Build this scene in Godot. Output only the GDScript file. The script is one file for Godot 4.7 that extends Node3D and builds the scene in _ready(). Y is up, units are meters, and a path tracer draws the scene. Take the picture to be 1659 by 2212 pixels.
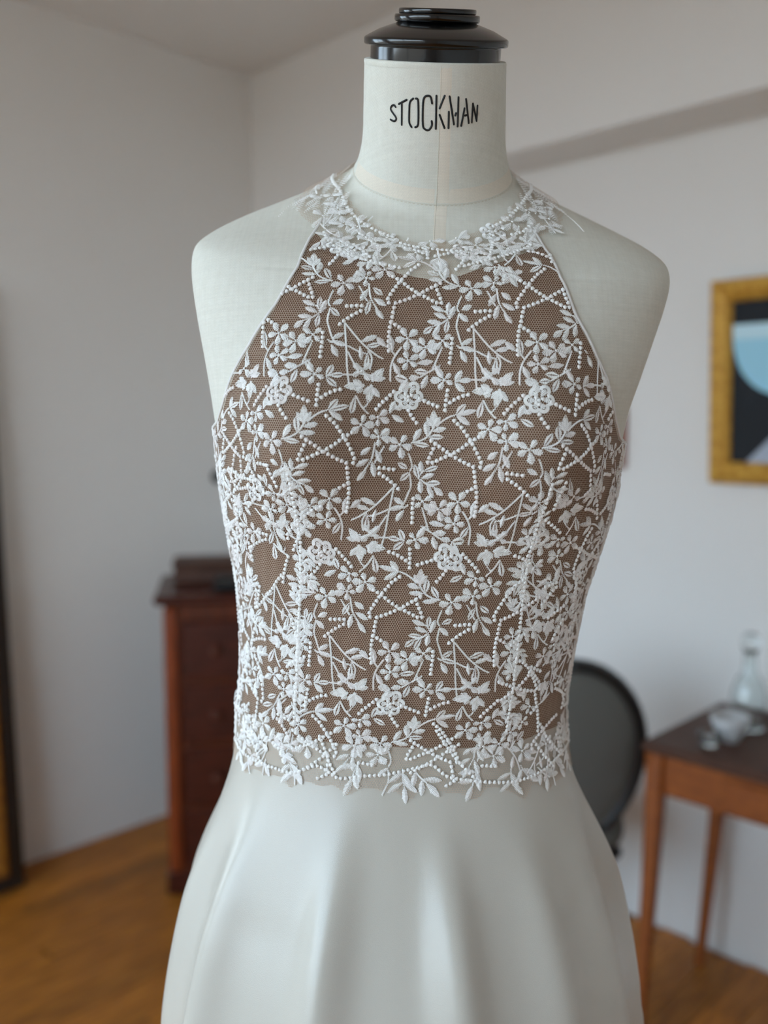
extends Node3D
# A white lace gown on a cream dress form in the corner of a room, window light from the left.
# Room axes: u runs along the picture wall from the corner, v along the mirror wall; both at 45 degrees to the camera.

# openings: [along the wall from, to, sill, head]
const WINDOW_FRONT := [0.45, 3.7, 0.75, 2.7]
const WINDOW_LEFT := [2.45, 3.95, 0.75, 2.7]
const CHAIR := [0.382, -2.33, 12.0]
const CORNER := Vector3(-0.4973, 0.0, -3.6032)
const CEILING := 2.79
const WALL_V := -0.17
const ROOM_U := 5.2
const ROOM_V := 4.4
var mats := {}
var rng := RandomNumberGenerator.new()


func _ready() -> void:
	rng.seed = 7
	# ---------------- camera, sky, exposure
	var cam := Camera3D.new()
	cam.name = "camera"
	add_child(cam)
	cam.position = Vector3(0.0, 1.48, 0.0)
	cam.rotation_degrees = Vector3(-5.75, 0.0, 0.0)
	var lens := CameraAttributesPhysical.new()
	lens.frustum_focal_length = 21.13
	lens.frustum_focus_distance = 0.648
	lens.exposure_aperture = 1.95
	cam.attributes = lens
	cam.keep_aspect = Camera3D.KEEP_HEIGHT
	cam.fov = 59.17
	cam.near = 0.05
	var sky_mat := ProceduralSkyMaterial.new()
	sky_mat.sky_top_color = Color(0.77, 0.895, 1.0)
	sky_mat.sky_horizon_color = Color(0.89, 0.957, 1.0)
	sky_mat.ground_horizon_color = Color(0.62, 0.62, 0.60)
	sky_mat.ground_bottom_color = Color(0.42, 0.42, 0.41)
	var sky := Sky.new()
	sky.sky_material = sky_mat
	var env := Environment.new()
	env.background_mode = Environment.BG_SKY
	env.sky = sky
	env.background_energy_multiplier = 4.0
	env.tonemap_mode = Environment.TONE_MAPPER_LINEAR
	env.tonemap_exposure = 1.92
	env.sdfgi_enabled = true
	env.ssao_enabled = true
	env.ssil_enabled = true
	var we := WorldEnvironment.new()
	we.name = "world_environment"
	we.environment = env
	add_child(we)

	make_materials()
	make_room()
	make_fabric_grid()
	make_skirt_table()
	make_form()
	make_dress()
	make_furniture()


# ---------------------------------------------------------------- naming
func tag(o: Node, label := "", category := "", group := "", kind := "") -> void:
	for pair in [["label", label], ["category", category], ["group", group], ["kind", kind]]:
		if pair[1] != "":
			o.set_meta(pair[0], pair[1])


func thing(called: String, label: String, category: String, at := Vector3.ZERO, turn := 0.0) -> Node3D:
	var o := Node3D.new()
	o.name = called
	add_child(o, true)
	o.position = at
	o.rotation.y = turn
	tag(o, label, category)
	return o


func put(called: String, mesh: Mesh, mat: Material, parent: Node = self) -> MeshInstance3D:
	var o := MeshInstance3D.new()
	o.name = called
	o.mesh = mesh
	o.material_override = null
	for i in mesh.get_surface_count():
		o.set_surface_override_material(i, mat)
	parent.add_child(o, true)
	return o


func structure(called: String, mesh: Mesh, mat: Material) -> MeshInstance3D:
	var o := put(called, mesh, mat)
	o.set_meta("kind", "structure")
	return o


func room(u: float, y: float, v: float) -> Vector3:
	return CORNER + Vector3((u - v) * 0.70711, y, (u + v) * 0.70711)


func room_basis() -> Basis:
	return Basis(Vector3(0.70711, 0, 0.70711), Vector3.UP, Vector3(-0.70711, 0, 0.70711))


# ---------------------------------------------------------------- materials
func noise_texture(freq: float, size: int, seed_: int, low: Color, high: Color, normal := false, strength := 2.0, type := FastNoiseLite.TYPE_SIMPLEX_SMOOTH, octaves := 4) -> NoiseTexture2D:
	var n := FastNoiseLite.new()
	n.noise_type = type
	n.frequency = freq
	n.seed = seed_
	n.fractal_octaves = octaves
	var t := NoiseTexture2D.new()
	t.width = size
	t.height = size
	t.seamless = true
	t.noise = n
	if normal:
		t.as_normal_map = true
		t.bump_strength = strength
	else:
		var g := Gradient.new()
		g.set_color(0, low)
		g.set_color(1, high)
		t.color_ramp = g
	return t


func plain(called: String, color: Color, rough: float, metal := 0.0) -> StandardMaterial3D:
	var m := StandardMaterial3D.new()
	m.resource_name = called
	m.albedo_color = color
	m.roughness = rough
	m.metallic = metal
	mats[called] = m
	return m


func weave_image(size: int, threads: int, contrast: float) -> Image:
	var im := Image.create(size, size, false, Image.FORMAT_RGB8)
	var r := RandomNumberGenerator.new()
	r.seed = 3
	var warp := []
	var weft := []
	for i in threads:
		warp.append(r.randf_range(-1, 1))
		weft.append(r.randf_range(-1, 1))
	for y in size:
		for x in size:
			var fx := x * threads / float(size)
			var fy := y * threads / float(size)
			var over := (int(fx) + int(fy)) % 2 == 0
			var h: float = (sin(fposmod(fx, 1.0) * PI) if over else sin(fposmod(fy, 1.0) * PI))
			var k: float = 1.0 - contrast * (0.5 - 0.5 * h) + contrast * 0.12 * (warp[int(fx)] if over else weft[int(fy)])
			k = clampf(k, 0, 1)
			im.set_pixel(x, y, Color(k, k, k))
	return im


func wood(called: String, dark: Color, light: Color, rough: float, along := Vector3(9, 9, 1.2)) -> StandardMaterial3D:
	var m := plain(called, Color.WHITE, rough)
	m.albedo_texture = noise_texture(0.012, 512, called.hash() % 1000, dark, light, false, 2.0, FastNoiseLite.TYPE_SIMPLEX_SMOOTH, 5)
	m.uv1_triplanar = true
	m.uv1_scale = along
	return m


func make_materials() -> void:
	var wall := plain("wall_paint", Color(0.95, 0.94, 0.925), 0.85)
	wall.normal_enabled = true
	wall.normal_texture = noise_texture(0.06, 256, 4, Color.BLACK, Color.WHITE, true, 1.2)
	wall.normal_scale = 0.25
	wall.uv1_triplanar = true
	wall.uv1_scale = Vector3(3, 3, 3)
	plain("ceiling_paint", Color(0.95, 0.94, 0.925), 0.9)
	plain("white_lacquer", Color(0.9, 0.9, 0.89), 0.35)
	var pane := plain("window_glass", Color(0.97, 0.99, 1.0, 0.04), 0.02)
	pane.transparency = BaseMaterial3D.TRANSPARENCY_ALPHA
	for i in 4:
		var k: float = [0.9, 1.0, 1.1, 0.97][i]
		wood("oak_board_%d" % i, Color(0.54 * k, 0.31 * k, 0.085 * k), Color(0.80 * k, 0.51 * k, 0.17 * k), 0.5, Vector3(9, 9, 1.0))
	wood("mahogany", Color(0.20, 0.065, 0.03), Color(0.33, 0.125, 0.06), 0.35, Vector3(1.2, 7, 7))
	wood("mahogany_edge", Color(0.26, 0.10, 0.035), Color(0.42, 0.18, 0.06), 0.35, Vector3(7, 1.2, 7))
	wood("desk_top_wood", Color(0.25, 0.145, 0.095), Color(0.36, 0.22, 0.15), 0.6, Vector3(1.2, 7, 7))
	wood("cherry", Color(0.48, 0.235, 0.06), Color(0.66, 0.36, 0.11), 0.5, Vector3(1.5, 6, 6))
	wood("dark_leg_wood", Color(0.30, 0.14, 0.06), Color(0.42, 0.21, 0.09), 0.4, Vector3(6, 1.5, 6))
	var gilt := plain("gilt", Color(0.98, 0.79, 0.37), 0.4, 0.3)
	gilt.albedo_texture = noise_texture(0.03, 256, 9, Color(0.72, 0.62, 0.48), Color(1, 1, 1))
	gilt.uv1_triplanar = true
	gilt.uv1_scale = Vector3(5, 5, 5)
	var old_gilt := plain("antique_gilt", Color(0.66, 0.44, 0.12), 0.5, 0.3)
	old_gilt.albedo_texture = gilt.albedo_texture
	old_gilt.uv1_triplanar = true
	old_gilt.uv1_scale = Vector3(4, 4, 4)
	wood("mahogany_post", Color(0.42, 0.17, 0.045), Color(0.58, 0.26, 0.08), 0.4, Vector3(7, 1.2, 7))  # paler than the other mahogany: light catching the posts is put into the colour
	plain("dark_moulding", Color(0.13, 0.09, 0.06), 0.5)
	plain("mirror_silver", Color(0.93, 0.94, 0.94), 0.03, 1.0)
	plain("black_leather", Color(0.03, 0.028, 0.028), 0.5)
	plain("black_iron", Color(0.05, 0.05, 0.05), 0.45)
	plain("brass", Color(0.7, 0.52, 0.25), 0.35, 0.9)
	var uph := plain("grey_upholstery", Color(0.40, 0.40, 0.38), 0.9)
	uph.rim_enabled = true
	uph.rim = 0.4
	plain("black_frame", Color(0.10, 0.10, 0.10), 0.4)
	plain("grey_metal", Color(0.55, 0.57, 0.58), 0.35, 0.6)
	var glass := plain("clear_glass", Color(0.97, 0.99, 0.99, 0.0), 0.02)
	glass.refraction_enabled = true
	glass.refraction_scale = 0.05
	glass.transparency = BaseMaterial3D.TRANSPARENCY_ALPHA
	plain("white_china", Color(0.80, 0.80, 0.80), 0.2)
	# the form
	var linen := plain("linen", Color(0.93, 0.925, 0.88), 0.85)
	var weave := weave_image(256, 64, 0.16)
	linen.albedo_texture = ImageTexture.create_from_image(weave)
	linen.uv1_triplanar = true
	linen.uv1_scale = Vector3(26, 17, 26)
	linen.detail_enabled = true
	linen.detail_blend_mode = BaseMaterial3D.BLEND_MODE_MUL
	linen.heightmap_enabled = true
	linen.heightmap_texture = linen.albedo_texture
	linen.heightmap_scale = 0.03
	linen.detail_albedo = noise_texture(0.02, 256, 12, Color(0.965, 0.96, 0.95), Color(1, 1, 1), false, 2.0, FastNoiseLite.TYPE_SIMPLEX_SMOOTH, 6)
	var tape := plain("linen_seam_layer", Color(0.94, 0.905, 0.84), 0.85)
	tape.albedo_texture = linen.albedo_texture
	tape.uv1_triplanar = true
	tape.uv1_scale = Vector3(26, 17, 26)
	plain("seam_thread", Color(0.86, 0.83, 0.76), 0.8)
	plain("stencil_ink", Color(0.045, 0.05, 0.055), 0.6)
	var lac := plain("black_lacquer", Color(0.012, 0.013, 0.016), 0.16)
	lac.clearcoat_enabled = true
	lac.clearcoat = 0.3
	lac.clearcoat_roughness = 0.1
	plain("stand_steel", Color(0.4, 0.4, 0.4), 0.3, 0.9)
	# the gown
	var nude := plain("nude_lining", Color(0.43, 0.295, 0.20), 0.8)
	nude.rim_enabled = true
	nude.rim = 0.3
	var net := plain("tulle_thread", Color(0.82, 0.735, 0.65), 0.7)
	net.backlight_enabled = true
	net.backlight = Color(0.3, 0.27, 0.24)
	for i in 3:
		var c: Color = [Color(0.985, 0.98, 0.965), Color(0.99, 0.985, 0.975), Color(0.975, 0.955, 0.94)][i]
		var l := plain("lace_thread_%d" % i, c, 0.42)
		l.rim_enabled = true
		l.rim = 0.35
		l.backlight_enabled = true
		l.backlight = Color(0.3, 0.3, 0.29)
	plain("net_edge", Color(0.90, 0.89, 0.87), 0.6)
	var satin := plain("ivory_satin", Color(0.765, 0.745, 0.70), 0.34)
	satin.metallic_specular = 0.6
	satin.rim_enabled = true
	satin.rim = 0.5
	satin.heightmap_enabled = true
	satin.heightmap_texture = noise_texture(0.35, 256, 21, Color.BLACK, Color.WHITE)
	satin.heightmap_scale = 0.012
	satin.uv1_triplanar = true
	satin.uv1_scale = Vector3(18, 18, 18)
	plain("picture_ground", Color(1, 1, 1), 0.35)


# ---------------------------------------------------------------- mesh helpers
func lattice(points: PackedVector3Array, cols: int, wrap: bool, st: SurfaceTool = null) -> SurfaceTool:
	# rows run one way, columns clockwise seen from outside when rows rise and columns run to the right
	if st == null:
		st = SurfaceTool.new()
		st.begin(Mesh.PRIMITIVE_TRIANGLES)
		st.set_smooth_group(0)
	var rows := points.size() / cols
	for r in rows - 1:
		for c in (cols if wrap else cols - 1):
			var d := (c + 1) % cols
			var a := points[r * cols + c]
			var b := points[r * cols + d]
			var e := points[(r + 1) * cols + c]
			var f := points[(r + 1) * cols + d]
			st.add_vertex(a)
			st.add_vertex(e)
			st.add_vertex(f)
			st.add_vertex(a)
			st.add_vertex(f)
			st.add_vertex(b)
	return st


func finish(st: SurfaceTool) -> ArrayMesh:
	st.index()
	st.generate_normals()
	return st.commit()


func new_st() -> SurfaceTool:
	var st := SurfaceTool.new()
	st.begin(Mesh.PRIMITIVE_TRIANGLES)
	return st


func flat_done(st: SurfaceTool) -> ArrayMesh:
	st.generate_normals()
	return st.commit()


func quad(st: SurfaceTool, a: Vector3, b: Vector3, c: Vector3, d: Vector3) -> void:
	for p in [a, b, c, a, c, d]:
		st.add_vertex(p)


func box(st: SurfaceTool, x: Transform3D, size: Vector3, bevel := 0.004) -> void:
	# a box with chamfered edges
	st.set_smooth_group(-1)
	var h := size * 0.5
	var b := minf(bevel, minf(h.x, minf(h.y, h.z)) * 0.9)
	var centre := x.origin
	var face := func(pts: Array) -> void:
		var n: Vector3 = (pts[1] - pts[0]).cross(pts[2] - pts[0])
		var mid := Vector3.ZERO
		for p in pts:
			mid += p
		if n.dot(mid) > 0.0:
			pts.reverse()
		for i in range(1, pts.size() - 1):
			st.add_vertex(x * pts[0])
			st.add_vertex(x * pts[i])
			st.add_vertex(x * pts[i + 1])
	var v := func(sx: int, sy: int, sz: int, axis: int) -> Vector3:
		var k := Vector3(h.x - b, h.y - b, h.z - b)
		k[axis] = h[axis]
		return Vector3(k.x * sx, k.y * sy, k.z * sz)
	for s in [-1, 1]:
		face.call([v.call(s, -1, -1, 0), v.call(s, 1, -1, 0), v.call(s, 1, 1, 0), v.call(s, -1, 1, 0)])
		face.call([v.call(-1, s, -1, 1), v.call(1, s, -1, 1), v.call(1, s, 1, 1), v.call(-1, s, 1, 1)])
		face.call([v.call(-1, -1, s, 2), v.call(1, -1, s, 2), v.call(1, 1, s, 2), v.call(-1, 1, s, 2)])
		for t in [-1, 1]:
			face.call([v.call(s, t, -1, 0), v.call(s, t, 1, 0), v.call(s, t, 1, 1), v.call(s, t, -1, 1)])
			face.call([v.call(s, -1, t, 0), v.call(s, 1, t, 0), v.call(s, 1, t, 2), v.call(s, -1, t, 2)])
			face.call([v.call(-1, s, t, 1), v.call(1, s, t, 1), v.call(1, s, t, 2), v.call(-1, s, t, 2)])
			for w in [-1, 1]:
				face.call([v.call(s, t, w, 0), v.call(s, t, w, 1), v.call(s, t, w, 2)])


func box_mesh(x: Transform3D, size: Vector3, bevel := 0.004) -> ArrayMesh:
	var st := new_st()
	box(st, x, size, bevel)
	return flat_done(st)


func at(p: Vector3, b := Basis.IDENTITY) -> Transform3D:
	return Transform3D(b, p)


func lathe(profile: Array, x: Transform3D, cols := 64) -> ArrayMesh:
	# [radius, height] from the bottom outside upwards
	var pts := PackedVector3Array()
	for q in profile:
		for c in cols:
			var a := TAU * c / cols
			pts.append(x * Vector3(sin(a) * q[0], q[1], cos(a) * q[0]))
	return finish(lattice(pts, cols, true))


func tube(st: SurfaceTool, path: PackedVector3Array, radii: Array, sides := 10, squash := 1.0) -> void:
	var pts := PackedVector3Array()
	var n := path.size()
	var up := Vector3.ZERO
	for i in n:
		var dir := (path[mini(i + 1, n - 1)] - path[maxi(i - 1, 0)]).normalized()
		if up == Vector3.ZERO:
			up = (Vector3.UP if absf(dir.y) < 0.9 else Vector3.BACK)
		up = (up - dir * up.dot(dir)).normalized()
		var right := dir.cross(up)
		var r: float = radii[i] if radii.size() > 1 else radii[0]
		for k in sides:
			var a := -TAU * k / sides
			pts.append(path[i] + right * cos(a) * r + up * sin(a) * r * squash)
	lattice(pts, sides, true, st)
	for e in [0, n - 1]:
		for k in range(1, sides - 1):
			var a := pts[e * sides]
			var b := pts[e * sides + k]
			var c := pts[e * sides + k + 1]
			for p in ([a, b, c] if e == 0 else [a, c, b]):
				st.add_vertex(p)


func tube_mesh(path: PackedVector3Array, radii: Array, sides := 10, squash := 1.0) -> ArrayMesh:
	var st := new_st()
	tube(st, path, radii, sides, squash)
	return finish(st)


func ellipsoid(x: Transform3D, r: Vector3, power := 1.0, rows := 20, cols := 36) -> ArrayMesh:
	var pts := PackedVector3Array()
	for i in rows + 1:
		var b := lerpf(-PI / 2 + 0.001, PI / 2 - 0.001, i / float(rows))
		for c in cols:
			var a := TAU * c / cols
			pts.append(x * Vector3(r.x * spow(cos(b), power) * spow(sin(a), power), r.y * spow(sin(b), power), r.z * spow(cos(b), power) * spow(cos(a), power)))
	return finish(lattice(pts, cols, true))


# ---------------------------------------------------------------- the room
func make_room() -> void:
	var rb := room_basis()
	var slab := func(called: String, u0: float, u1: float, y0: float, y1: float, v0: float, v1: float, mat: Material) -> void:
		structure(called, box_mesh(at(room((u0 + u1) / 2, (y0 + y1) / 2, (v0 + v1) / 2), rb), Vector3(u1 - u0, y1 - y0, v1 - v0), 0.002), mat)
	var wp: Material = mats.wall_paint
	slab.call("wall_back", 0.0, ROOM_U, -0.1, CEILING, WALL_V - 0.2, WALL_V, wp)
	slab.call("wall_upper", 0.0, ROOM_U, 2.255, CEILING, WALL_V, 0.02, wp)
	slab.call("wall_right", ROOM_U, ROOM_U + 0.2, -0.1, CEILING, WALL_V - 0.2, ROOM_V + 0.2, wp)
	slab.call("ceiling", -0.2, ROOM_U + 0.2, CEILING, CEILING + 0.2, WALL_V - 0.2, ROOM_V + 0.2, mats.ceiling_paint)
	# the two walls with windows, both out of the picture to the left
	window_wall("wall_front", "window_1", WINDOW_FRONT, 0.0, ROOM_U, func(a: float, y: float, out: float) -> Vector3: return room(a, y, ROOM_V + out), rb)
	window_wall("wall_left", "window_2", WINDOW_LEFT, WALL_V - 0.2, ROOM_V + 0.2, func(a: float, y: float, out: float) -> Vector3: return room(-out, y, a), rb * Basis(Vector3.UP, PI / 2))
	# floor: a slab, boards laid along the mirror wall
	var fl := structure("floor", box_mesh(at(room(ROOM_U / 2, -0.06, (ROOM_V + WALL_V) / 2), rb), Vector3(ROOM_U + 0.4, 0.08, ROOM_V - WALL_V + 0.4), 0.001), mats.oak_board_0)
	var wide := 0.085
	var meshes := {}
	var rest := new_st()
	var k := 0
	while k * wide < ROOM_U:
		var v := WALL_V - rng.randf() * 0.8
		while v < ROOM_V:
			var long := 0.6 + rng.randf() * 0.7
			var v0 := maxf(v, WALL_V)
			var v1 := minf(v + long, ROOM_V)
			if v1 - v0 > 0.05:
				var dy := rng.randf_range(-0.0004, 0.0004)
				var x := at(room((k + 0.5) * wide, -0.011 + dy, (v0 + v1) / 2), rb)
				if k < 34 and v0 < 2.1:
					var plank := put("plank", box_mesh(at(Vector3(0, 0, rng.randf() * 0.02)), Vector3(wide - 0.0015, 0.022, v1 - v0 - 0.0015), 0.001), mats["oak_board_%d" % (rng.randi() % 4)], fl)
					plank.transform = x
				else:
					box(rest, x, Vector3(wide - 0.0015, 0.022, v1 - v0 - 0.0015), 0.001)
			v += long
		k += 1
	var far := put("boards_beyond", flat_done(rest), mats.oak_board_1, fl)
	far.set_meta("kind", "stuff")


func window_wall(called: String, window_name: String, w: Array, from: float, to: float, spot: Callable, b: Basis) -> void:
	var st := new_st()
	for q in [[from, w[0], -0.1, CEILING], [w[1], to, -0.1, CEILING], [w[0], w[1], -0.1, w[2]], [w[0], w[1], w[3], CEILING]]:
		box(st, at(spot.call((q[0] + q[1]) / 2, (q[2] + q[3]) / 2, 0.1), b), Vector3(q[1] - q[0], q[3] - q[2], 0.2), 0.001)
	structure(called, flat_done(st), mats.wall_paint)
	var win := Node3D.new()
	win.name = window_name
	add_child(win)
	win.set_meta("kind", "structure")
	st = new_st()
	for q in [[w[0], w[0] + 0.05, w[2], w[3]], [w[1] - 0.05, w[1], w[2], w[3]], [w[0] + 0.05, w[1] - 0.05, w[2], w[2] + 0.05], [w[0] + 0.05, w[1] - 0.05, w[3] - 0.05, w[3]]]:
		box(st, at(spot.call((q[0] + q[1]) / 2, (q[2] + q[3]) / 2, 0.12), b), Vector3(q[1] - q[0], q[3] - q[2], 0.06), 0.004)
	put("window_frame", flat_done(st), mats.white_lacquer, win)
	var mid: float = (w[0] + w[1]) / 2
	put("mullion", box_mesh(at(spot.call(mid, (w[2] + w[3]) / 2, 0.12), b), Vector3(0.07, w[3] - w[2] - 0.1, 0.06)), mats.white_lacquer, win)
	for s in [[w[0] + 0.05, mid - 0.035], [mid + 0.035, w[1] - 0.05]]:
		put("pane", box_mesh(at(spot.call((s[0] + s[1]) / 2, (w[2] + w[3]) / 2, 0.12), b), Vector3(s[1] - s[0], w[3] - w[2] - 0.1, 0.004), 0.0005), mats.window_glass, win)


# ---------------------------------------------------------------- furniture
func make_furniture() -> void:
	make_mirror()
	make_chest()
	make_desk()
	make_chair()
	make_pictures()
	make_glassware()
	var hook := thing("wall_hook", "small dark hook on the left wall showing just past the lace bodice's edge", "hook", room(0.0, 1.268, 0.207))
	hook.basis = room_basis()
	put("back_plate", lathe([[0.0, 0.0], [0.022, 0.0], [0.024, 0.004], [0.02, 0.009], [0.0, 0.009]], at(Vector3.ZERO, Basis(Vector3.BACK, -PI / 2)), 24), mats.black_iron, hook)
	put("peg", tube_mesh(PackedVector3Array([Vector3(0.006, 0, 0), Vector3(0.03, -0.006, 0), Vector3(0.045, 0.004, 0), Vector3(0.05, 0.02, 0)]), [0.006, 0.006, 0.006, 0.009], 10), mats.black_iron, hook)


func frame_mesh(w: float, h: float, profile: Array) -> ArrayMesh:
	# a mitred picture moulding in the xy plane facing +z; profile points are [inset from the outer edge, depth]
	var st := new_st()
	st.set_smooth_group(-1)
	for side in 4:
		for i in profile.size() - 1:
			var p := profile[i] as Array
			var q := profile[i + 1] as Array
			var corner := func(e: int, r: Array) -> Vector3:
				var sx: float = [-1, 1, 1, -1][e % 4]
				var sy: float = [-1, -1, 1, 1][e % 4]
				return Vector3(sx * (w / 2 - r[0]), sy * (h / 2 - r[0]), r[1])
			quad(st, corner.call(side, p), corner.call(side, q), corner.call(side + 1, q), corner.call(side + 1, p))
	return flat_done(st)


func make_mirror() -> void:
	var m := thing("floor_mirror", "tall gilt-framed floor mirror leaning on the left wall, cut by the frame", "mirror")
	var w := 0.85
	var h := 1.9
	var lean := asin(0.10 / h)
	m.position = room(0.125, 0.0, 1.06 + w / 2)
	# own axes: x along the wall, y up the mirror, z into the room
	m.basis = Basis(room_basis().z * -1.0, Vector3.UP, room_basis().x).orthonormalized() * Basis(Vector3.RIGHT, -lean)
	var lift := func(mesh_: ArrayMesh, called: String, mat: Material) -> void:
		put(called, mesh_, mat, m).position = Vector3(0, h / 2, 0)
	lift.call(frame_mesh(w, h, [[0.0, -0.02], [0.0, 0.012], [0.012, 0.02], [0.055, 0.018]]), "outer_moulding", mats.dark_moulding)
	lift.call(frame_mesh(w, h, [[0.054, 0.005], [0.054, 0.03], [0.066, 0.04], [0.085, 0.034], [0.105, 0.02], [0.115, 0.004]]), "gilt_moulding", mats.antique_gilt)
	lift.call(box_mesh(at(Vector3(0, 0, -0.014)), Vector3(w - 0.01, h - 0.01, 0.012), 0.001), "back_board", mats.dark_moulding)
	lift.call(box_mesh(at(Vector3(0, 0, 0.0)), Vector3(w - 0.22, h - 0.22, 0.006), 0.002), "looking_glass", mats.mirror_silver)


func make_chest() -> void:
	var turn := deg_to_rad(10.0)
	var b := Basis(Vector3.UP, turn)
	var w := 0.6
	var d := 0.37
	var top := 0.955
	var front_left := Vector3(-0.667, 0, -2.692)
	var c := thing("chest_of_drawers", "reddish brown wooden chest of drawers in the corner behind the gown", "chest", front_left + b * Vector3(w / 2, 0, -d / 2), turn)
	put("body", box_mesh(at(Vector3(0, (top + 0.06) / 2 - 0.01, 0)), Vector3(w, top - 0.09, d), 0.006), mats.mahogany_edge, c)
	put("top", box_mesh(at(Vector3(0, top - 0.013, 0.01)), Vector3(w + 0.06, 0.028, d + 0.05), 0.009), mats.mahogany, c)
	put("plinth", box_mesh(at(Vector3(0, 0.04, 0.0)), Vector3(w + 0.02, 0.075, d + 0.02), 0.008), mats.mahogany, c)
	for s in [-1, 1]:
		put("corner_post", box_mesh(at(Vector3(s * (w / 2 - 0.018), 0.50, d / 2 + 0.004)), Vector3(0.042, top - 0.115, 0.026), 0.008), mats.mahogany_post, c)
	var dh := 0.2
	for i in 4:
		var y := 0.085 + dh * (i + 0.5)
		var dr := put("drawer", box_mesh(at(Vector3(0, y, d / 2 + 0.004)), Vector3(w - 0.095, dh - 0.02, 0.022), 0.006), mats.mahogany, c)
		for s in [-1, 1]:
			put("knob", lathe([[0.0, 0.0], [0.006, 0.0], [0.006, 0.008], [0.013, 0.014], [0.015, 0.02], [0.011, 0.027], [0.0, 0.029]], at(Vector3(s * 0.15, y, d / 2 + 0.013), Basis(Vector3.RIGHT, PI / 2)), 20), mats.mahogany_edge, dr)
	var origin := c.position
	var bx := thing("wooden_box", "low brown wooden box at the back of the chest top", "box", origin + b * Vector3(-0.02, top + 0.0015, -0.085), turn)
	put("body", box_mesh(at(Vector3(0, 0.026, 0)), Vector3(0.52, 0.052, 0.17), 0.005), mats.desk_top_wood, bx)
	put("lid", box_mesh(at(Vector3(0, 0.06, 0)), Vector3(0.53, 0.014, 0.18), 0.004), mats.desk_top_wood, bx)
	var cs := thing("black_case", "flat black case at the front of the chest top", "case", origin + b * Vector3(0.06, top + 0.0015, 0.105), turn)
	put("case_body", box_mesh(at(Vector3(0, 0.018, 0)), Vector3(0.42, 0.036, 0.13), 0.008), mats.black_leather, cs)
	put("clasp", box_mesh(at(Vector3(0, 0.02, 0.067)), Vector3(0.03, 0.012, 0.005), 0.001), mats.brass, cs)


func leg_mesh(a: Vector3, b: Vector3, thick: float, thin: float, bow: Vector3) -> ArrayMesh:
	# a square leg that tapers and bows from top a to foot b
	var st := new_st()
	var pts := PackedVector3Array()
	var rb := room_basis()
	var n := 14
	for i in n + 1:
		var t := i / float(n)
		var p := a.lerp(b, t) + bow * sin(t * PI) * (1.0 - t * 0.3)
		var r := lerpf(thick, thin, pow(t, 0.8)) * 0.5
		for q in [[-1, -1], [-0.7, -1], [0.7, -1], [1, -1], [1, -0.7], [1, 0.7], [1, 1], [0.7, 1], [-0.7, 1], [-1, 1], [-1, 0.7], [-1, -0.7]]:
			var k := 1.0 if absf(q[0]) + absf(q[1]) < 1.9 else 0.9
			pts.append(p + rb.x * q[0] * r * k + rb.z * q[1] * r * k)
	lattice(pts, 12, true, st)
	var m := finish(st)
	return m


func make_desk() -> void:
	var d := thing("desk", "brown wooden desk with tapered legs against the right wall under the gold picture", "desk")
	var rb := room_basis()
	var h := 0.72
	var u0 := 1.855
	var u1 := 2.75
	var v0 := -0.15
	var v1 := 0.285
	d.position = room((u0 + u1) / 2, 0, (v0 + v1) / 2)
	var o := d.position
	put("desk_top", box_mesh(at(room((u0 + u1) / 2, h - 0.012, (v0 + v1) / 2) - o, rb), Vector3(u1 - u0, 0.024, v1 - v0), 0.006), mats.desk_top_wood, d)
	put("apron", box_mesh(at(room((u0 + u1) / 2, h - 0.075, v1 - 0.03) - o, rb), Vector3(u1 - u0 - 0.09, 0.10, 0.02), 0.003), mats.cherry, d)
	put("apron", box_mesh(at(room((u0 + u1) / 2, h - 0.075, v0 + 0.03) - o, rb), Vector3(u1 - u0 - 0.09, 0.10, 0.02), 0.003), mats.cherry, d)
	for u in [u0 + 0.03, u1 - 0.03]:
		put("apron", box_mesh(at(room(u, h - 0.075, (v0 + v1) / 2) - o, rb), Vector3(0.02, 0.10, v1 - v0 - 0.08), 0.003), mats.cherry, d)
	var dr := put("drawer", box_mesh(at(room((u0 + u1) / 2, h - 0.078, v1 - 0.018) - o, rb), Vector3(0.5, 0.075, 0.014), 0.004), mats.cherry, d)
	put("knob", ellipsoid(at(room((u0 + u1) / 2, h - 0.078, v1 - 0.002) - o), Vector3(0.012, 0.012, 0.012)), mats.brass, dr)
	for q in [[u0 + 0.03, v1 - 0.03, u0 + 0.04, v1 + 0.045], [u0 + 0.03, v0 + 0.03, u0 + 0.005, v0 + 0.085], [u1 - 0.03, v1 - 0.03, u1 - 0.02, v1 + 0.03], [u1 - 0.03, v0 + 0.03, u1 - 0.02, v0 + 0.06]]:
		put("leg", leg_mesh(room(q[0], h - 0.026, q[1]) - o, room(q[2], 0.0, q[3]) - o, 0.046, 0.022, (room(0, 0, -0.008) - CORNER)), mats.cherry, d)


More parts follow.
